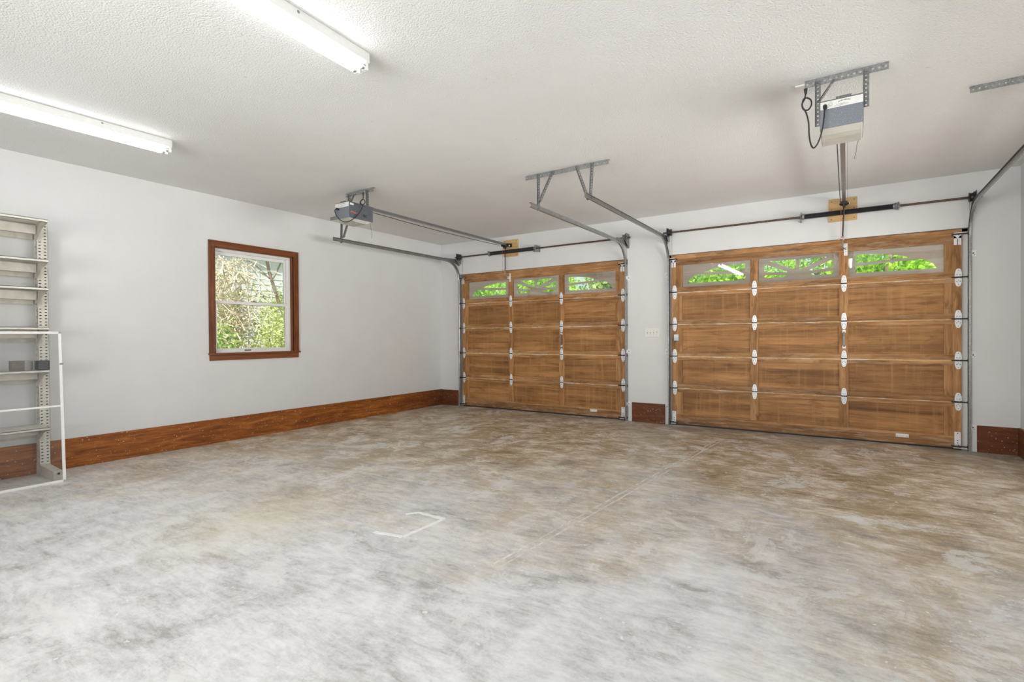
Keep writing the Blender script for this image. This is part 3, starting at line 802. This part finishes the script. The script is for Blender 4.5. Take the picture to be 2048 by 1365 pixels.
# ------------------------------------------------------------------ openers
def opener(cx, yf, yb, label, angle, posts, kind):
    """motor unit hung below the ceiling, rail to the wall above the door"""
    root = empty('door_opener', (cx, yf, H), label, 'garage door opener', None)
    def L(x, y, z): return (x-cx, y-yf, z-H)
    zb, zt, hw = 2.655, 2.832, .119
    m = MB()
    a = L(cx-hw, yf, zb); b = L(cx+hw, yb, zt); m.m = 0
    m.box(*a, *b)
    m.m = 1; m.box(a[0]-.0015, a[1]+.004, a[2]+.001, a[0], b[1]-.002, b[2]-.001); m.box(b[0], a[1]+.004, a[2]+.001, b[0]+.0015, b[1]-.002, b[2]-.001)
    hsg = m.build('motor_housing', [GREYB, GREYS], root, bevel=.003)
    lf = MB(); p = L(cx-hw+.001, yf-.0015, zt-.052); q = L(cx+hw-.001, yf, zt-.002); lf.box(*p, *q)
    lab = lf.build('data_label', LABELW, hsg)
    # dark print on the label: an arched maker's mark, round seal, small lines
    pm = MB()
    for i in range(9):
        t = i/8; xx = cx-.018+t*.062; zz = zt-.021+.005*math.sin(t*PI)
        hgt = .0045+.002*((i*7) % 3)/2
        pm.box(*L(xx, yf-.0022, zz), *L(xx+.0052, yf-.0015, zz+hgt))
    for r_, xx in ((0, cx-.01), (1, cx+.01), (2, cx-.02)):
        pm.box(*L(xx-.02, yf-.0020, zt-.034-.005*r_), *L(xx+.03, yf-.0015, zt-.0328-.005*r_))
    for i in range(14):
        t0, t1 = 2*PI*i/14, 2*PI*(i+1)/14; c0 = L(cx-.06, yf-.0018, zt-.025); R_ = .010
        pm.cyl((c0[0]+R_*math.cos(t0), c0[1], c0[2]+R_*math.sin(t0)), (c0[0]+R_*math.cos(t1), c0[1], c0[2]+R_*math.sin(t1)), .0008, 4)
    pm.build('print', SCREW, hsg)
    # lens cover below
    m = MB()
    a0 = L(cx-hw+.004, yf+.004, zb); x0, y0, z0 = a0; x1 = L(cx+hw-.004, 0, 0)[0]; y1 = L(0, yb-.01, 0)[1]
    m.prism([(x0, y0, z0), (x0, y0+.045, z0-.030), (x0, y0+.10, z0-.040), (x0, y1-.08, z0-.040), (x0, y1, z0)], (x1-x0, 0, 0))
    m.build('light_lens', LENS, root, bevel=.004)
    # top chassis flange, bracket ears
    m = MB(); m.box(*L(cx-hw-.004, yf-.004, zt), *L(cx+hw+.004, yb+.004, zt+.004)); m.box(*L(cx-.03, yf-.002, zt), *L(cx+.055, yf+.01, zt+.018))
    m.box(*L(cx-.05, yf+.06, zt), *L(cx+.05, yb, zt+.016))
    m.build('chassis', GALVD, root)
    # ceiling angle and straps
    m = MB(); ang = L(angle[0], angle[2], H); angle_bar(m, ang[0], L(angle[1], 0, 0)[0], ang[1], 0, .036, .046, .008)
    m.build('ceiling_angle', GALV, root)
    for (x, zlo) in posts:
        m = MB(); angle_leg(m, L(x, angle[2]-.004, H-.02), L(x, angle[2]-.004, zlo), (1, 0, 0), .034)
        m.cyl(L(x, angle[2]-.010, H-.03), L(x, angle[2], H-.03), .007, 6)
        m.build('strap', GALVD, root)
    m = MB(); angle_leg(m, L(posts[0][0]+.10, angle[2]-.009, H-.035), L(posts[0][0]+.006, angle[2]-.009, zt+.03), (1, 0, .5), .026)
    m.build('brace', GALVD, root)
    # rail, chain, trolley, header bracket, arm, release cord
    zr = 2.852
    m = MB()
    a = L(cx-.018, yb-.12, zr-.014); b = L(cx+.018, -.16, zr+.014)
    m.box(a[0], a[1], a[2]+.024, b[0], b[1], b[2]); m.box(a[0]+.011, a[1], a[2], b[0]-.011, b[1], a[2]+.024); m.box(a[0], a[1], a[2]-.002, b[0], b[1], a[2]+.002)
    m.build('rail', TRACKM, root)
    m = MB()
    for i in range(int((abs(yb)-.3)/.05)):
        ya = yb+.02+i*.05; zz = zr-.028-.02*math.sin(PI*i*.05/(abs(yb)-.25))
        zz2 = zr-.028-.02*math.sin(PI*(i+1)*.05/(abs(yb)-.25))
        m.cyl(L(cx-.036, ya, zz), L(cx-.036, ya+.05, zz2), .0042, 6)
    m.build('chain', STEELD, root)
    m = MB(); m.cyl(L(cx+.034, yb-.02, zr-.01), L(cx+.034, -.22, zr-.01), .0016, 6); m.build('return_cable', GALV, root)
    m = MB()
    m.box(*L(cx-.035, -.27, zr-.045), *L(cx+.035, -.17, zr-.015)); m.box(*L(cx-.013, -.24, zr-.075), *L(cx+.013, -.18, zr-.04))
    m.cyl(L(cx-.05, -.15, zr-.02), L(cx+.05, -.15, zr-.02), .011, 10)
    m.m = 1; m.cyl(L(cx-.056, -.15, zr-.02), L(cx-.049, -.15, zr-.02), .014, 10); m.cyl(L(cx+.049, -.15, zr-.02), L(cx+.056, -.15, zr-.02), .014, 10)
    m.build('trolley', [BLACK, ZINC], root)
    m = MB()
    m.prism([L(cx-.02, -.0165, zr-.02), L(cx-.02, -.0165, zr+.035), L(cx-.02, -.18, zr+.02), L(cx-.02, -.18, zr-.02)], (.003, 0, 0))
    m.prism([L(cx+.017, -.0165, zr-.02), L(cx+.017, -.0165, zr+.035), L(cx+.017, -.18, zr+.02), L(cx+.017, -.18, zr-.02)], (.003, 0, 0))
    m.box(*L(cx-.02, -.0195, zr-.02), *L(cx+.02, -.0165, zr+.035)); m.cyl(L(cx-.024, -.05, zr+.005), L(cx+.024, -.05, zr+.005), .006, 8)
    m.build('header_bracket', STEELD, root)
    m = MB(); dx = kind['arm']
    P0 = L(cx, -.20, zr-.07); P1 = L(cx+dx, -.075, 2.45); P2 = L(cx+dx, -.02, 2.31)
    m.cyl(P0, P1, .008, 8)
    m.build('lift_arm', STEELD, root)
    m = MB(); m.tube([L(cx+dx, -.078, 2.46), L(cx+dx, -.082, 2.36), L(cx+dx+.01, -.065, 2.32), L(cx+dx+.03, -.02, 2.31)], .0085, 8)
    for z in (2.455, 2.43): m.cyl(L(cx+dx-.014, -.078, z), L(cx+dx+.014, -.078, z), .006, 6)
    m.build('curved_arm', GALV, root)
    m = MB(); xr = cx+kind['cord']
    m.cyl(L(xr, -.21, zr-.05), L(xr, -.21, 2.415), .0016, 6)
    m.m = 1; m.tube([L(xr-.028, -.21, 2.40), L(xr-.014, -.21, 2.415), L(xr+.02, -.21, 2.41), L(xr+.028, -.21, 2.396)], .008, 8)
    m.build('release_cord', [RED, PINK], root)
    return root, L, hsg
op1, L1, h1 = opener(1.61, -3.54, -3.19, 'grey garage door opener over the left door, black cord looped below it',
                 (1.379, 1.865, -3.30), ((1.455, 2.80), (1.775, 2.81)), {'arm': -.085, 'cord': -.045})
op2, L2, h2 = opener(6.432, -3.37, -3.03, 'grey garage door opener over the right door, seen end on with white label',
                 (6.219, 6.687, -3.30), ((6.297, 2.70), (6.567, 2.765)), {'arm': -.014, 'cord': -.03})
mt = Matrix.Translation(L1(1.61+.1215, -3.35, 2.69)) @ Matrix.Rotation(PI/2, 4, 'Z') @ Matrix.Rotation(PI/2, 4, 'X')
text_part('VIC', 'side_lettering', RUBBER, h1, .05, mt, .0008)
m = MB()
for i, (a, hh) in enumerate(((0, .012), (.014, .020), (.028, .014), (.042, .018), (.056, .013), (.070, .016), (.084, .010))):
    p = L1(1.61+.1206, -3.52+a, 2.712+.004*math.sin(i)); m.box(p[0], p[1], p[2], p[0]+.001, p[1]+.010, p[2]+hh)
m.build('side_emblem', ORANGE, h1)
m = MB(); p = L1(1.7306, -3.525, 2.80); m.box(p[0], p[1], p[2], p[0]+.0012, p[1]+.05, p[2]+.022); m.build('side_label', LABELW, h1)

def cord_obj(root, L, pts, plug, wire):
    m = MB(); m.tube([L(*p) for p in pts], .0048, 8)
    a = Vector(pts[0]); m.cyl(L(*(a+Vector((0, 0, .035)))), L(*a), .012, 10, .007)
    e = Vector(pts[-1]); m.cyl(L(*(e+Vector((0, -.004, 0)))), L(*(e+Vector((0, .028, 0)))), .0125, 12)
    m.build('power_cord', RUBBER, root, smooth=True)
    m = MB(); m.tube([L(*p) for p in wire], .0014, 5); m.build('antenna_wire', STEELD, root)
# right opener cord: knotted once below the ceiling outlet, then a loop up into the motor unit
cord_obj(op2, L2, [(6.2270, -3.3400, 2.9260), (6.2210, -3.3600, 2.8830), (6.2090, -3.4000, 2.8370), (6.2180, -3.4000, 2.8010),
        (6.2430, -3.3880, 2.7960), (6.2620, -3.3880, 2.8210), (6.2610, -3.3880, 2.8550), (6.2400, -3.3880, 2.8770),
        (6.2180, -3.4060, 2.8660), (6.2110, -3.4100, 2.8190), (6.2320, -3.4000, 2.7770), (6.2470, -3.4000, 2.7070),
        (6.2510, -3.4000, 2.6150), (6.2620, -3.4100, 2.5500), (6.2790, -3.4200, 2.5230), (6.3020, -3.4200, 2.5510),
        (6.3220, -3.4200, 2.6130), (6.3350, -3.4200, 2.6950), (6.3400, -3.4100, 2.7770), (6.3410, -3.4000, 2.7900)], None,
    [(6.5260, -3.1200, 2.6630), (6.5320, -3.1200, 2.6310), (6.5200, -3.1200, 2.5850), (6.5140, -3.1200, 2.5350),
        (6.5060, -3.1200, 2.5020), (6.5090, -3.1200, 2.4910)])
# left opener cord
cord_obj(op1, L1, [(1.8000, -3.3930, 2.9180), (1.8000, -3.3940, 2.8910), (1.8000, -3.4040, 2.8690), (1.8000, -3.4330, 2.8440),
        (1.8000, -3.4380, 2.8200), (1.8000, -3.4190, 2.8090), (1.8100, -3.3920, 2.8190), (1.8100, -3.3750, 2.8480),
        (1.8100, -3.3910, 2.8690), (1.7900, -3.4000, 2.8720), (1.7850, -3.4200, 2.8420), (1.7850, -3.4040, 2.8190),
        (1.7750, -3.3820, 2.8020), (1.7700, -3.4020, 2.7530), (1.7600, -3.4410, 2.6930), (1.7500, -3.4990, 2.6340),
        (1.7700, -3.5800, 2.5900), (1.7140, -3.5900, 2.5910), (1.6460, -3.5900, 2.6180), (1.5820, -3.5850, 2.6670),
        (1.5410, -3.5800, 2.7190), (1.5270, -3.5750, 2.7480), (1.5370, -3.5700, 2.7660), (1.5500, -3.5680, 2.7660)], None,
    [(1.7000, -3.2160, 2.6620), (1.7000, -3.1980, 2.6000), (1.7000, -3.1830, 2.5250), (1.7000, -3.1880, 2.4700)])
# outlet plates on the ceiling where the openers are plugged in
o = MB().box(6.158, -3.266, H-.012, 6.233, -3.156, H).build('outlet_plate', SWITCH, bevel=.003)
tag(o, 'small ivory ceiling outlet plate next to the right opener', 'outlet')
o = MB().box(1.607, -3.288, H-.012, 1.677, -3.188, H).build('outlet_plate', SWITCH, bevel=.003)
tag(o, 'small ivory ceiling outlet plate above the left opener', 'outlet')

# ------------------------------------------------------------------ fluorescent strip lights
def strip(x, yend, rot, label):
    root = empty('strip_light', (x, yend, H-.002), label, 'ceiling light', 'fluorescent strip lights', rotz=rot)
    Ln = 2.44; hw = .062
    m = MB()
    m.prism([(-hw, 0, 0), (hw, 0, 0), (hw, 0, -.054), (hw-.003, 0, -.058), (-hw+.003, 0, -.058), (-hw, 0, -.054)], (0, -Ln, 0))
    m.build('housing', FIXT, root)
    for yy in (-.0005, -Ln+.0005):
        m = MB(); m.box(-hw, yy-.0015, -.06, hw, yy+.002, 0); m.build('end_cap', FIXT, root)
    for xx in (-.036, .036):
        m = MB(); m.cyl((xx, -.045, -.084), (xx, -Ln+.045, -.084), .0185, 16, cap=True); t = m.build('tube', TUBEM, root, smooth=True)
        
        for ye, yf_ in ((-.024, -.0455), (-Ln+.024, -Ln+.0455)): MB().cyl((xx, ye, -.084), (xx, yf_, -.084), .0188, 16).build('tube_cap', CHROME, t, smooth=True)
    for yy in (-.012, -Ln+.012):
        for xx in (-.036, .036):
            MB().box(xx-.016, yy-.011, -.104, xx+.016, yy+.011, -.055).build('lamp_holder', WHITEP, root, bevel=.002)
    for yy in (-.5, -1.2, -1.9): MB().cyl((hw-.0015, yy, -.016), (hw+.0015, yy, -.016), .008, 12).build('knockout', GALV, root)
    return root
s1 = strip(3.947, -5.219, math.radians(2.4), 'fluorescent strip light on the ceiling, nearer of two, bright twin tubes')
s2 = copy_tree(s1); s2.location = (1.43, -5.25, H-.002); s2.rotation_euler = (0, 0, math.radians(-1.5)); s2['label'] = 'fluorescent strip light on the ceiling close to the window wall'
fill_strip = copy_tree(s1); fill_strip.location = (6.5, -5.22, H-.002); fill_strip.rotation_euler = (0, 0, 0); fill_strip['label'] = 'extra unseen fluorescent strip light added above the camera for fill'  # unseen fixture added for fill

# ------------------------------------------------------------------ switch plate between the doors
def switches():
    root = empty('switch_plate', (4.072, 0, 1.328), 'ivory four-gang light switch plate between the garage doors', 'light switch')
    m = MB(); m.box(-.108, -.006, -.062, .108, 0, .062); m.build('plate', SWITCH, root, bevel=.003)
    for k in range(4):
        x = -.069+k*.046
        m = MB(); m.box(x-.0055, -.0075, -.014, x+.0055, -.006, .014); s = m.build('slot', SWDARK, root)
        m = MB(); m.prism([(x-.004, -.0075, -.002 if k != 3 else .002), (x-.004, -.018, .008 if k != 3 else -.008), (x-.004, -.014, .013 if k != 3 else -.013), (x-.004, -.0075, .012 if k != 3 else -.012)], (.008, 0, 0)); m.build('toggle', SWITCH, s)
        
        for zz in (.033, -.033): MB().cyl((x, -.006, zz), (x, -.0078, zz), .0035, 8).build('screw', SWDARK, root)
switches()

# ------------------------------------------------------------------ steel shelving unit
SX = .46; SYR = -5.835; SYL = -6.78
def shelving():
    root = empty('shelving_unit', (.1, (SYR+SYL)/2, 0), 'tall cream slotted steel shelving unit with six open shelves against the window wall', 'shelving unit')
    cy = (SYR+SYL)/2
    def B(m, x0, y0, z0, x1, y1, z1): m.box(x0-.1, y0-cy, z0, x1-.1, y1-cy, z1)
    levels = [.487, 1.006, 1.389, 1.744, 1.997, 2.356]
    for i, ye in enumerate((SYR+.005, SYL-.005)):
        ya, yb = (ye, ye+.078) if i == 0 else (ye-.078, ye)
        m = MB()
        # front face with two columns of slots
        for (c0, c1) in ((ya, (ya+yb)/2), ((ya+yb)/2, yb)):
            m.perf((.13-.1, c0-cy, .08), (.13-.1, c0-cy, 2.36), (0, 1, 0), c1-c0, .002, .030, .010, .0052)
        m.perf((.045-.1, ya-cy, .08), (.045-.1, ya-cy, 2.36), (1, 0, 0), .085, .002, .06, .010, .012)
        B(m, .045, yb-.002, .08, .13, yb, 2.36); B(m, .043, ya, .08, .045, yb, 2.36)
        p = m.build('post', SHELFM, root)
        d = MB(); B(d, .118, ya+.004, .085, .12, yb-.004, 2.355); d.build('post_dark_sheet', SCREW, p)  # dark sheet stands in for the shade behind the slots
        m = MB()
        f0, f1 = ya-.002, yb-.012
        m.prism([(.04-.1, f0-cy, 0), (.04-.1, f0-cy, .105), (.14-.1, f0-cy, .105), (.525-.1, f0-cy, .088), (.525-.1, f0-cy, 0)], (0, f1-f0, 0))
        ft = m.build('foot', SHELFD, root, bevel=.003)
        s = MB(); s.cyl((.425, (f0+f1)/2-cy, .068), (.4285, (f0+f1)/2-cy, .068), .010, 10); s.build('foot_bolt', SCREW, ft)
    for z in levels:
        m = MB()
        B(m, .12, SYL, z-.004, SX, SYR, z); B(m, SX-.004, SYL, z-.024, SX, SYR, z); B(m, SX-.022, SYL, z-.024, SX, SYR, z-.021)
        B(m, .12, SYL, z-.045, .124, SYR, z)
        s = m.build('shelf', SHELFM, root)
        m = MB(); B(m, .150, SYL+.01, z-.095, .165, SYR-.01, z-.018); m.build('stiffener', SHELFM, s)
        m = MB(); B(m, .05, SYL+.01, z-.135, .064, SYR-.01, z-.085); m.build('rear_beam', SHELFD, s)
        for i, yy in enumerate((SYR, SYL)):
            a, b = (yy-.001, yy+.003)
            m = MB(); m.prism([(.134-.1, a-cy, z-.001), (SX+.001-.1, a-cy, z-.001), (SX+.001-.1, a-cy, z-.028), (.30-.1, a-cy, z-.060), (.134-.1, a-cy, z-.155)], (0, b-a, 0))
            m.prism([(.1345-.1, a-cy, z-.16), (.1345-.1, a-cy-.0, z-.06), (.1345-.1, a-cy+.034, z-.06), (.1345-.1, a-cy+.034, z-.16)], (.0025, 0, 0))
            m.build('bracket', SHELFD, s)
shelving()

# things on the shelf at waist height
def shelf_things():
    z = 1.0062
    root = empty('carton', (.36, -6.0, z), 'small dull grey block standing cornerwise on the shelf behind the screen', 'box', rotz=math.radians(-38))
    m = MB(); m.box(-.07, -.055, 0, .065, .055, .088); m.build('body', plain('grey_block', (.55, .54, .52), .6, 0, .12, 25), root, bevel=.003)
    m = MB(); m.box(.0652, -.055, .001, .0670, .055, .087); m.build('side_panel', plain('taupe_side', (.155, .13, .11), .6, 0, .25, 25), root)
    root = empty('black_box', (.385, -5.868, z), 'small open black box on the shelf, right beside the grey block', 'box')
    m = MB(); m.box(-.05, -.040, 0, .06, .040, .006); m.box(-.05, -.040, 0, .06, -.034, .082); m.box(-.05, .034, 0, .06, .040, .082); m.box(-.05, -.04, .0, -.044, .04, .082)
    m.box(-.05, -.04, .078, .06, .04, .082); m.box(.048, -.04, 0, .052, .04, .08)
    m.build('shell', plain('black_plastic', (.022, .022, .026), .35, 0, .3), root, bevel=.002)
shelf_things()

# ------------------------------------------------------------------ aluminium screen frame leaning in front of the shelves
def screen():
    root = empty('window_screen', (.592, -6.27, 0), 'large white framed insect screen leaning upright against the shelving', 'screen')
    root.rotation_euler = (0, math.radians(-3.5), 0)
    W, Hh, t = 1.02, 1.352, .022
    m = MB(); y0, y1 = -.515, .505
    m.box(-.008, y0, 0, .008, y0+t, Hh); m.box(-.008, y1-t, 0, .008, y1, Hh); m.box(-.008, y0, 0, .008, y1, t); m.box(-.008, y0, Hh-t, .008, y1, Hh)
    m.build('frame', ALU, root, bevel=.002)
    MB().box(-.006, y0, .675, .006, y1, .690).build('cross_bar', ALU, root)
    MB().add([(0, y0+t, t), (0, y1-t, t), (0, y1-t, Hh-t), (0, y0+t, Hh-t)], [(0, 1, 2, 3)]).build('mesh', SCREEN, root)
    m = MB(); m.box(-.012, y1-.02, Hh-.30, .012, y1+.004, Hh-.285); m.build('spring_clip', GALV, root)
screen()

# ------------------------------------------------------------------ outdoors
GRASS = leaf_mat('ground_cover', (.10, .16, .04), (.2, .26, .08), (.34, .38, .14))
tag(MB().box(-40, -30, -.42, 45, 45, -.30).build('ground', GRASS), 'leafy ground outside', 'ground', None, 'structure')
APRON = plain('driveway_concrete', (.52, .50, .47), .8, 0, .1, 8)
tag(MB().box(-.3, .16, -.31, RX+.3, 4.9, -.03).box(RX+.25, -12, -.31, RX+7, .2, -.05).build('driveway', APRON), 'concrete apron outside the garage doors, with an unseen slab added at the side', 'driveway', None, 'structure')  # side slab added unseen, keeps green ground bounce off the ceiling

def leaves(n, cfn, size, name, mat, parent, droop=.3):
    c = cfn(n); k = len(c)
    th = RNG.uniform(0, 2*PI, k); ph = RNG.normal(0, .6, k); rl = RNG.uniform(0, 2*PI, k)
    d = np.stack([np.cos(th)*np.cos(ph), np.sin(th)*np.cos(ph), np.sin(ph)-droop], 1); d /= np.linalg.norm(d, axis=1)[:, None]
    r = RNG.normal(size=(k, 3)); s = np.cross(d, r); s /= np.linalg.norm(s, axis=1)[:, None]; nrm = np.cross(d, s)
    L = (size*RNG.uniform(.6, 1.3, k))[:, None]; W = L*.28
    v = np.stack([c, c+d*L*.45+s*W+nrm*L*.06, c+d*L, c+d*L*.45-s*W+nrm*L*.06], 1).reshape(-1, 3)
    me = bpy.data.meshes.new(name); me.vertices.add(4*k); me.vertices.foreach_set('co', v.ravel().astype(np.float32))
    me.loops.add(4*k); me.loops.foreach_set('vertex_index', np.arange(4*k, dtype=np.int32))
    me.polygons.add(k); me.polygons.foreach_set('loop_start', np.arange(0, 4*k, 4, dtype=np.int32)); me.polygons.foreach_set('loop_total', np.full(k, 4, dtype=np.int32))
    me.update(calc_edges=True); me.materials.append(mat)
    o = bpy.data.objects.new(name, me); COL.objects.link(o); o.parent = parent
    return o
def blob(cx, cy, cz, rx, ry, rz, shell=.45):
    def f(n):
        u = RNG.normal(size=(n, 3)); u /= np.linalg.norm(u, axis=1)[:, None]
        lump = 1+.18*np.sin(u[:, :1]*7+3*u[:, 2:3]*4)
        r = (shell+(1-shell)*RNG.uniform(0, 1, (n, 1))**.5)*lump
        return u*r*np.array([rx, ry, rz])+np.array([cx, cy, cz])
    return f
LEAFG = leaf_mat('bright_leaf', (.13, .36, .02), (.36, .66, .04), (.68, .90, .12))
LEAFD = leaf_mat('shrub_leaf', (.10, .22, .04), (.32, .48, .10), (.62, .74, .25))
LEAFY = leaf_mat('pale_leaf', (.24, .33, .08), (.55, .64, .22), (.82, .84, .42))
BARK = plain('bark', (.30, .235, .17), .8, 0, .3, 12)
TWIG = plain('dry_twig', (.80, .68, .52), .8, 0, .3, 12)
G0 = -.30
def bush(x, y, rx, ry, h, n, size, mat, label, group):
    root = empty('shrub', (x, y, G0), label, 'shrub', group)
    leaves(n, blob(0, 0, h*.5, rx, ry, h*.52), size, 'foliage', mat, root)
    m = MB()
    for k in range(5):
        a = k*1.3; m.tube([(0.03*math.cos(a), .03*math.sin(a), 0), (rx*.25*math.cos(a), ry*.25*math.sin(a), h*.4), (rx*.5*math.cos(a+.4), ry*.5*math.sin(a+.4), h*.75)], .012, 5)
    m.build('stem', BARK, root)
# outside the window
bush(-2.2, -1.88, .50, .44, 2.1, 3600, .06, LEAFY, 'pale green leafy shrub low in the window view, right side', 'shrubs outside the window')
bush(-2.2, -3.02, .48, .44, 1.8, 3000, .06, LEAFD, 'green leafy shrub at the lower left of the window view', 'shrubs outside the window')
bush(-6.4, -1.25, .62, .72, 3.1, 3400, .09, LEAFD, 'taller green shrub behind the thicket outside the window', 'shrubs outside the window')
bush(-6.4, .75, .62, .72, 2.9, 3000, .09, LEAFY, 'light green shrub in front of the white house', 'shrubs outside the window')
def thicket():
    root = empty('bramble_thicket', (-3.75, -1.9, G0), 'dry tan tangle of bare vines outside the window', 'thicket')
    m = MB(); random.seed(11)
    for i in range(620):
        x = random.uniform(-.45, .3); y = random.uniform(-.6, .3)+random.gauss(0, .12); z = random.uniform(.8, 3.2)
        d = Vector((random.gauss(0, .5), random.gauss(0, 1), random.gauss(-.2, .9))).normalized()*random.uniform(.2, .55)
        a = Vector((x, y, z)); b = a+d; c = b+Vector((random.gauss(0, .15), random.gauss(0, .2), -random.uniform(.0, .3)))
        m.tube([a, (a+b)/2+Vector((0, random.gauss(0, .04), random.gauss(0, .05))), b, c], random.choice((.004, .005, .007, .011)), 4, False)
    m.build('vines', TWIG, root)
    leaves(700, blob(-.1, .0, 2.1, .3, .8, 1.2, .1), .07, 'foliage', LEAFY, root)
thicket()
def branch_tree():
    root = empty('tree', (-4.95, -.25, G0), 'slender forked tree trunk leaning in the window view', 'tree')
    m = MB()
    m.tube([(.1, .45, 0), (.05, .3, 1.5), (0, -.0, 2.5), (-.05, -.22, 3.3), (-.1, -.35, 4.4)], .038, 8)
    m.tube([(0, -.12, 3.0), (0, .08, 3.4), (0, .35, 3.9), (0, .45, 4.4)], .02, 6)
    m.tube([(0, -.1, 2.9), (0, -.6, 3.3), (0, -.9, 3.35)], .012, 5)
    m.build('trunk', BARK, root)
    leaves(900, blob(0, -.1, 3.9, .35, 1.1, .45, .1), .09, 'foliage', LEAFG, root)
    leaves(260, blob(0, .45, 2.75, .3, .3, .35, .1), .10, 'low_foliage', LEAFG, root)
branch_tree()
def house():
    root = empty('white_house', (-10.0, 2.6, G0), 'white painted building beyond the shrubs outside the window', 'house')
    HW = plain('white_siding', (.80, .79, .77), .6, 0, .03)
    m = MB(); m.box(-2, -3.0, 0, 0, 2.0, 5.2)
    for k in range(24): m.box(0, -3.0, .2+k*.2, .012, 2.0, .21+k*.2)
    for k in range(12): m.box(0, -2.9+k*.42, 0, .02, -2.88+k*.42, 5.2)
    m.build('wall', HW, root)
    m = MB(); m.box(0, .55, 2.2, .05, 1.35, 4.3); m.build('shutter', plain('brown_shutter', (.12, .07, .045), .6), root)
    m = MB(); m.prism([(-2.3, -3.3, 5.2), (.4, -3.3, 5.2), (-1, -3.3, 6.3)], (0, 5.6, 0)); m.build('roof', plain('roof_shingle', (.16, .14, .13), .8), root)
house()
# beyond the driveway: row of leafy trees
random.seed(5)
for i, (x, y, rx, mt_, lab) in enumerate(((-4.4, 6.2, 1.15, LEAFG, 'bright green leafy tree, leftmost of the front row beyond the left garage door'), (-1.5, 6.2, 1.15, LEAFG, 'bright green tree behind the left garage door windows, near row'),
        (1.4, 6.2, 1.15, LEAFD, 'deeper green tree beyond the left garage door, near row'), (4.3, 6.2, 1.15, LEAFG, 'bright green tree outside between the doors, near row'),
        (7.2, 6.2, 1.15, LEAFG, 'bright green tree behind the right door windows, near row'), (10.1, 6.2, 1.15, LEAFG, 'bright green tree beyond the right edge of the right door'),
        (-2.95, 9.2, 1.2, LEAFG, 'green tree in the far row, leftmost gap'), (.0, 9.2, 1.2, LEAFD, 'darker green tree in the far row behind the left door'), (2.9, 9.2, 1.2, LEAFG, 'green tree in the far row behind the middle gap'),
        (5.8, 9.2, 1.2, LEAFG, 'green tree in the far row behind the right door'), (8.7, 9.2, 1.2, LEAFD, 'darker green tree in the far row behind the rightmost windows'), (-5.9, 9.2, 1.2, LEAFG, 'green tree at the far left end of the far row'))):
    root = empty('leafy_tree', (x, y, G0), lab, 'tree', 'trees across the driveway')
    leaves(4600, blob(0, 0, 3.1, rx, rx*.85, 2.2, .35), .15, 'foliage', mt_, root, .5)
    m = MB(); m.tube([(0, 0, 0), (.05, 0, 1.2), (-.03, .05, 2.6), (.1, 0, 4.0)], .075, 8); m.tube([(0, 0, 1.6), (.4, 0, 2.3), (.8, .1, 3.0)], .04, 6); m.tube([(0, 0, 1.8), (-.4, 0, 2.5), (-.7, -.1, 3.2)], .04, 6)
    m.build('trunk', BARK, root)
